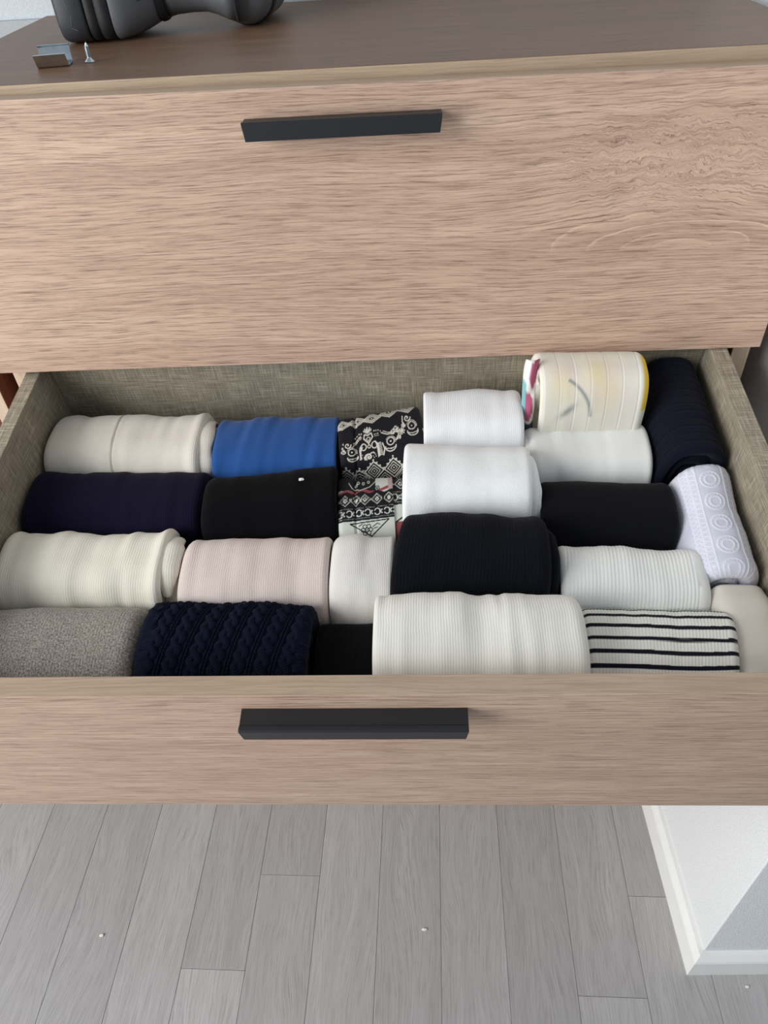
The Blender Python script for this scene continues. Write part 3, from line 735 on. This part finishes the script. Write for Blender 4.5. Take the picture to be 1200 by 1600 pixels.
# --- against the right wall: rolls lying front to back
m_nl = fabric('navy_pleated_jersey', '10131F', fuzz=.04, mott=.04, sheen=.12)
roll('rolled_dress', (.2640, .386, bc(.062)), (.2660, .256, bc(.057)), .0330, .059, m_nl,
     'long navy roll with fine crosswise ribs along the right drawer wall', 'dress', G, seed=51, nv=140, du=.0005, wr=.0006, dent=.0012, P=2.7,
     disp=lambda U, V, T, L: -.0007*np.exp(-((((U+.0012*np.sin(V*60))/.0095) % 1-.5)/.10)**2), ends=(.008, .005))
def lace_h(U, V):
    c = .024; W_ = .0085
    x = V-c; ring = np.zeros_like(U)
    k = np.round((U-.022)/.0235); cy = .022+k*.0235; r = np.hypot(U-cy, x)
    for R_ in (.0088, .0050): ring = np.maximum(ring, np.exp(-((r-R_)/.0007)**2))
    th = np.arctan2(x, U-cy); ring = np.maximum(ring, .7*(np.abs(np.sin(th*7)) < .30)*((r > .0055) & (r < .0085)))
    for c_, w_ in ((.0125, .0007), (-.0125, .0007), (.0195, .0007), (-.0195, .0007), (.027, .0006)): ring = np.maximum(ring, np.exp(-((x-c_)/w_)**2))
    f2 = np.abs(np.sin(math.pi*U/.0052+math.pi*np.sign(x)*.3)); z = np.abs((np.abs(x)-.016)/.0035)
    ring = np.maximum(ring, .8*(z < 1)*(np.abs(f2-z) < .28))
    o_ = (np.abs(x) > .020); k2 = ((U/.0050) % 1-.5); r2 = np.hypot(k2*.0050, (np.abs(x)-.0245)*.55)
    ring = np.maximum(ring, .8*o_*np.exp(-((r2-.0018)/.0006)**2))
    fr_ = (np.abs(x) > .030); ring = np.maximum(ring, .55*fr_*(np.abs(np.sin(V*900+3*np.sin(U*300))) < .3))
    return ring
def lace_col(U, V, T, L):
    h = lace_h(U, V)[..., None]; return np.array(lin('D4D6E4'))*(1-h)+np.array(lin('E8E9F3'))*h
m_lc = fabric('white_lace', 'D9DAE6', attr=True, fuzz=.03, mott=.03, sheen=.1)
o = roll('rolled_lace_blouse', (.2700, .2535, bc(.052)), (.2670, .133, bc(.047)), .0305, .052, m_lc,
     'lavender-white lace roll with rosettes, lying against the right wall', 'blouse', G, seed=53, nv=300, du=.0005, wr=.0006, dent=.0016, P=2.6,
     disp=lambda U, V, T, L: .0005*lace_h(U, V), colf=lace_col, ends=(.010, .010), taper=lambda w: 1-.03*np.exp(-((w-.45)/.12)**2), skew=(.12, 0))
m_bg = fabric('light_beige_satin', 'DAD4C9', fuzz=.0, mott=.02, sheen=.05, rough=.5)
roll('folded_scarf', (.2725, .130, bc(.045)), (.2725, .0165, bc(.045)), .0250, .0455, m_bg,
     'smooth light beige cloth in the front right corner beside the striped roll', 'scarf', G, seed=55, nv=120, wr=.0012, dent=.004, P=5, ends=(.006, .004))

# --- crumb of lint on the black wool roll, crumbs on the floor
def blob(name, loc, r, mat, label, cat, seed, group=None, parentmw=None):
    bm = bmesh.new(); bmesh.ops.create_icosphere(bm, subdivisions=2, radius=r); rnd = random.Random(seed)
    for v_ in bm.verts: v_.co *= .7+.6*rnd.random(); v_.co.z *= .55; v_.co.x *= 1.5
    zmin = min(v_.co.z for v_ in bm.verts); bmesh.ops.translate(bm, verts=bm.verts, vec=(0, 0, -zmin))
    me = bpy.data.meshes.new(name); bm.to_mesh(me); bm.free()
    o_ = link(name, me, mat, None, (parentmw or Matrix.Identity(4)) @ Matrix.Translation(loc)); return tag(o_, label, cat, group)
blob('lint', (-.1085, .2470, FB+.0962), .0017, M['lint'], 'speck of white lint on top of the black wool roll', 'lint', 1, parentmw=DR)
blob('crumb', (-.4864, .3906, 0), .0022, M['crumb'], 'tiny white crumb on the left floor planks below the drawer', 'crumb', 2)
blob('crumb', (.0018, .3928, 0), .0022, M['crumb'], 'tiny white crumb near the middle of the floor', 'crumb', 3)
blob('crumb', (.4480, .3150, 0), .0018, M['crumb'], 'tiny pale crumb just below the pillar\'s skirting board', 'crumb', 4)

# ------------------------------------------------------------------ things on the dresser top
def screw():
    bm = bmesh.new(); n = 20; Hs = .0150
    prof = []
    prof.append((0, 0)); prof.append((.0034, 0)); prof.append((.0036, .0004)); prof.append((.0018, .0026))
    z = .0030
    while z < .0118:
        prof += [(.0013, z), (.0019, z+.0005), (.0013, z+.0009)]; z += .0011
    prof += [(.0010, .0128), (.0006, .0140), (0.00001, Hs)]
    rings = [[bm.verts.new((r_*math.cos(2*math.pi*i/n), r_*math.sin(2*math.pi*i/n), z_+(.0006*i/n if .0028 < z_ < .012 else 0))) for i in range(n)] for r_, z_ in prof[1:]]
    bm.faces.new(rings[0][::-1])
    for A_, B_ in zip(rings[:-1], rings[1:]):
        for i in range(n): bm.faces.new((A_[i], A_[(i+1) % n], B_[(i+1) % n], B_[i]))
    bm.faces.new(rings[-1])
    me = bpy.data.meshes.new('screw'); bm.to_mesh(me); bm.free()
    o_ = link('screw', me, M['zinc'], None, Matrix.Translation((-.2705, .7500, ZT+.0001)) @ Matrix.Rotation(math.radians(2), 4, 'Y') @ Matrix.Diagonal((1.2, 1.2, 1.02, 1)))
    return tag(o_, 'small steel screw standing on its head, point up, on the dresser top', 'screw')
screw()
def clip():
    # open U-channel: profile in y (towards the wall) and z, extruded along x
    out = [(-.0150, .0105), (-.0100, .0012), (-.0080, 0.0), (.0075, 0.0), (.0100, .0018), (.0118, .0125), (.0112, .0142), (.0095, .0146)]
    th = .0009; inn = []
    for i, (y, z) in enumerate(out):
        p0 = out[max(0, i-1)]; p1 = out[min(len(out)-1, i+1)]
        d = Vector((p1[0]-p0[0], p1[1]-p0[1])).normalized(); inn.append((y-d.y*th, z+d.x*th))
    prof = out+inn[::-1]
    bm = bmesh.new(); E_ = [[bm.verts.new((sx*.0135, y, z)) for y, z in prof] for sx in (-1, 1)]
    n = len(prof)
    for i in range(n):
        j = (i+1) % n; bm.faces.new((E_[0][i], E_[0][j], E_[1][j], E_[1][i]))
    bm.faces.new(E_[0][::-1]); bm.faces.new(E_[1]); bmesh.ops.recalc_face_normals(bm, faces=bm.faces)
    bmesh.ops.bevel(bm, geom=list(bm.edges), offset=.0001, segments=1, affect='EDGES')
    me = bpy.data.meshes.new('metal_clip'); bm.to_mesh(me); bm.free()
    o_ = link('metal_clip', me, M['zinc'], None, Matrix.Translation((-.2990, .7420, ZT+.0001)) @ Matrix.Rotation(math.radians(9), 4, 'Z'))
    return tag(o_, 'shiny bent steel clip, an open U channel, on the dresser top', 'clip')
clip()
# cordless screwdriver lying on its side, battery to the left, motor housing to the right
def sec(bm, cen, ex, ez, w, h, n=28, P=3.2):
    r_ = []
    for i in range(n):
        t = 2*math.pi*i/n; c, s_ = math.cos(t), math.sin(t)
        r_.append(bm.verts.new(cen+ex*(math.copysign(abs(c)**(2/P), c)*w)+ez*(math.copysign(abs(s_)**(2/P), s_)*h)))
    return r_
def loft(name, secs, mat, parent, mw, P=3.2, n=28, cap=True, smooth=True):
    """secs: (x, y, z, half width, half height[, P]) sections stacked along +x (local)"""
    bm = bmesh.new(); rr = []
    for q in secs: rr.append(sec(bm, Vector(q[:3]), Vector((0, 1, 0)), Vector((0, 0, 1)), q[3], q[4], n, q[5] if len(q) > 5 else P))
    for A_, B_ in zip(rr[:-1], rr[1:]):
        for i in range(n): bm.faces.new((A_[i], A_[(i+1) % n], B_[(i+1) % n], B_[i]))
    if cap: bm.faces.new(rr[0][::-1]); bm.faces.new(rr[-1])
    bmesh.ops.recalc_face_normals(bm, faces=bm.faces)
    for f_ in bm.faces: f_.smooth = smooth and len(f_.verts) == 4
    me = bpy.data.meshes.new(name); bm.to_mesh(me); bm.free()
    return link(name, me, mat, parent, mw)
TB = Matrix.Translation((-.3245, .878, ZT+.0002)) @ Matrix.Rotation(math.radians(4), 4, 'Z')
tool = tag(empty('cordless_drill', (-.300, .878, ZT)), 'dark grey cordless drill lying on its side on the dresser top', 'drill')
b_ = loft('battery', [(.000, 0, .041, .046, .036), (.0015, 0, .041, .0495, .0395), (.005, 0, .041, .051, .041), (.026, 0, .041, .053, .041), (.0275, 0, .041, .052, .040), (.0285, 0, .041, .050, .038)], M['battery'], tool, TB, P=5, n=48)
loft('battery_latch', [(.0288, 0, .041, .050, .0385), (.030, 0, .041, .0515, .0405), (.038, 0, .041, .0515, .0405), (.0385, 0, .041, .0505, .0395), (.0395, 0, .041, .0505, .0395), (.040, 0, .041, .0515, .0405), (.051, 0, .041, .0515, .0405), (.052, 0, .041, .050, .039)], M['rubber'], tool, TB, P=5, n=48)
loft('handle_base', [(.0523, 0, .041, .0505, .0395, 5), (.0535, 0, .041, .0515, .0408, 5), (.066, .001, .0410, .0495, .0395, 4.2), (.078, .003, .0410, .0440, .0365, 3.4), (.087, .005, .0400, .0370, .0320, 3), (.092, .006, .0395, .034, .0295, 2.8)], M['tool_grey'], tool, TB, n=48)
loft('grip_ring', [(.0922, .006, .0395, .0345, .0300), (.094, .006, .0395, .0350, .0305), (.098, .006, .039, .0335, .0290), (.100, .006, .0385, .0310, .0270)], M['rubber'], tool, TB, P=2.8, n=40)
loft('grip', [(.1002, .006, .0380, .0300, .0258), (.108, .006, .0370, .0275, .0232), (.124, .006, .0352, .0250, .0205), (.138, .005, .0340, .0245, .0195), (.148, .003, .0325, .0260, .0205), (.158, 0, .0310, .030, .0230), (.168, 0, .0300, .033, .0255)], M['tool_grey'], tool, TB, P=2.4, n=40)
TM = TB @ Matrix.Translation((.176, -.008, .0292)) @ Matrix.Rotation(math.radians(80), 4, 'Z')
mh = loft('motor_housing', [(-.008, 0, 0, .004, .004, 2), (-.0072, 0, 0, .012, .012, 2), (-.004, 0, 0, .0190, .0190, 2), (.001, 0, 0, .0240, .0240, 2), (.008, 0, 0, .0275, .0275, 2), (.018, 0, 0, .0290, .0290, 2), (.075, 0, 0, .0290, .0290, 2), (.088, 0, 0, .027, .027, 2), (.094, 0, 0, .023, .023, 2)], M['tool_grey'], tool, TM, n=40)
loft('chuck', [(.0945, 0, 0, .020, .020, 2), (.099, 0, 0, .021, .021, 2), (.112, 0, 0, .019, .019, 2), (.122, 0, 0, .011, .011, 2), (.124, 0, 0, .006, .006, 2)], M['rubber'], tool, TM, n=32)
loft('rear_rim', [(.011, 0, 0, .0284, .0284, 2), (.0125, 0, 0, .0300, .0291, 2), (.020, 0, 0, .0304, .0291, 2), (.0225, 0, 0, .0290, .0290, 2)], M['rubber'], tool, TM, n=40, cap=False)
# recessed screw holes and scuffs
def disc(name, mw, r1, dep, mat, parent):
    bm = bmesh.new(); n = 20
    rr = [[bm.verts.new((r_*math.cos(2*math.pi*i/n), r_*math.sin(2*math.pi*i/n), z_)) for i in range(n)] for r_, z_ in ((r1*1.25, 0), (r1, .0007), (r1*.8, .0003), (r1*.75, -dep))]
    for A_, B_ in zip(rr[:-1], rr[1:]):
        for i in range(n): bm.faces.new((A_[i], A_[(i+1) % n], B_[(i+1) % n], B_[i]))
    bm.faces.new(rr[-1][::-1]); bmesh.ops.recalc_face_normals(bm, faces=bm.faces)
    for f_ in bm.faces: f_.smooth = True
    me = bpy.data.meshes.new(name); bm.to_mesh(me); bm.free(); return link(name, me, mat, parent, mw)
disc('screw_hole', TB @ Matrix.Translation((.079, -.0412, .036)) @ Matrix.Rotation(math.radians(94), 4, 'X') @ Matrix.Rotation(math.radians(-24), 4, 'Y'), .0036, .0002, M['rubber'], tool)
disc('screw_hole', TM @ Matrix.Translation((-.0005, .0150, -.0165)) @ Matrix.Rotation(math.radians(-90), 4, 'Y') @ Matrix.Rotation(math.radians(35), 4, 'X'), .0030, .0002, M['rubber'], tool)
for i_, (x_, z_, ln, an) in enumerate(((.012, .040, .020, 80), (.015, .024, .014, 95), (.009, .060, .008, 60), (.016, .014, .006, 20))):
    bm = bmesh.new(); bmesh.ops.create_cube(bm, size=1)
    bmesh.ops.scale(bm, vec=(ln, .0004, .0006), verts=bm.verts)
    for v_ in bm.verts: v_.co.z *= 1-abs(v_.co.x)/ln
    me = bpy.data.meshes.new('scratch'); bm.to_mesh(me); bm.free()
    link('scratch', me, M['scratch'], tool, TB @ Matrix.Translation((x_, -.0516, z_)) @ Matrix.Rotation(math.radians(an), 4, 'Y'))
fc = bpy.data.curves.new('number', 'FONT'); fc.body = '14'; fc.size = .010; fc.extrude = .0001; fc.offset = -.0002
tmp = bpy.data.objects.new('number_tmp', fc); COL.objects.link(tmp)
dg = bpy.context.evaluated_depsgraph_get(); me = bpy.data.meshes.new_from_object(tmp.evaluated_get(dg)); me.name = 'scratched_number'
bpy.data.objects.remove(tmp); me.materials.clear()
link('scratched_number', me, M['scratch'], tool, TB @ Matrix.Translation((.0165, -.0524, .052)) @ Matrix.Rotation(math.radians(90), 4, 'X') @ Matrix.Rotation(math.radians(-12), 4, 'Z'))
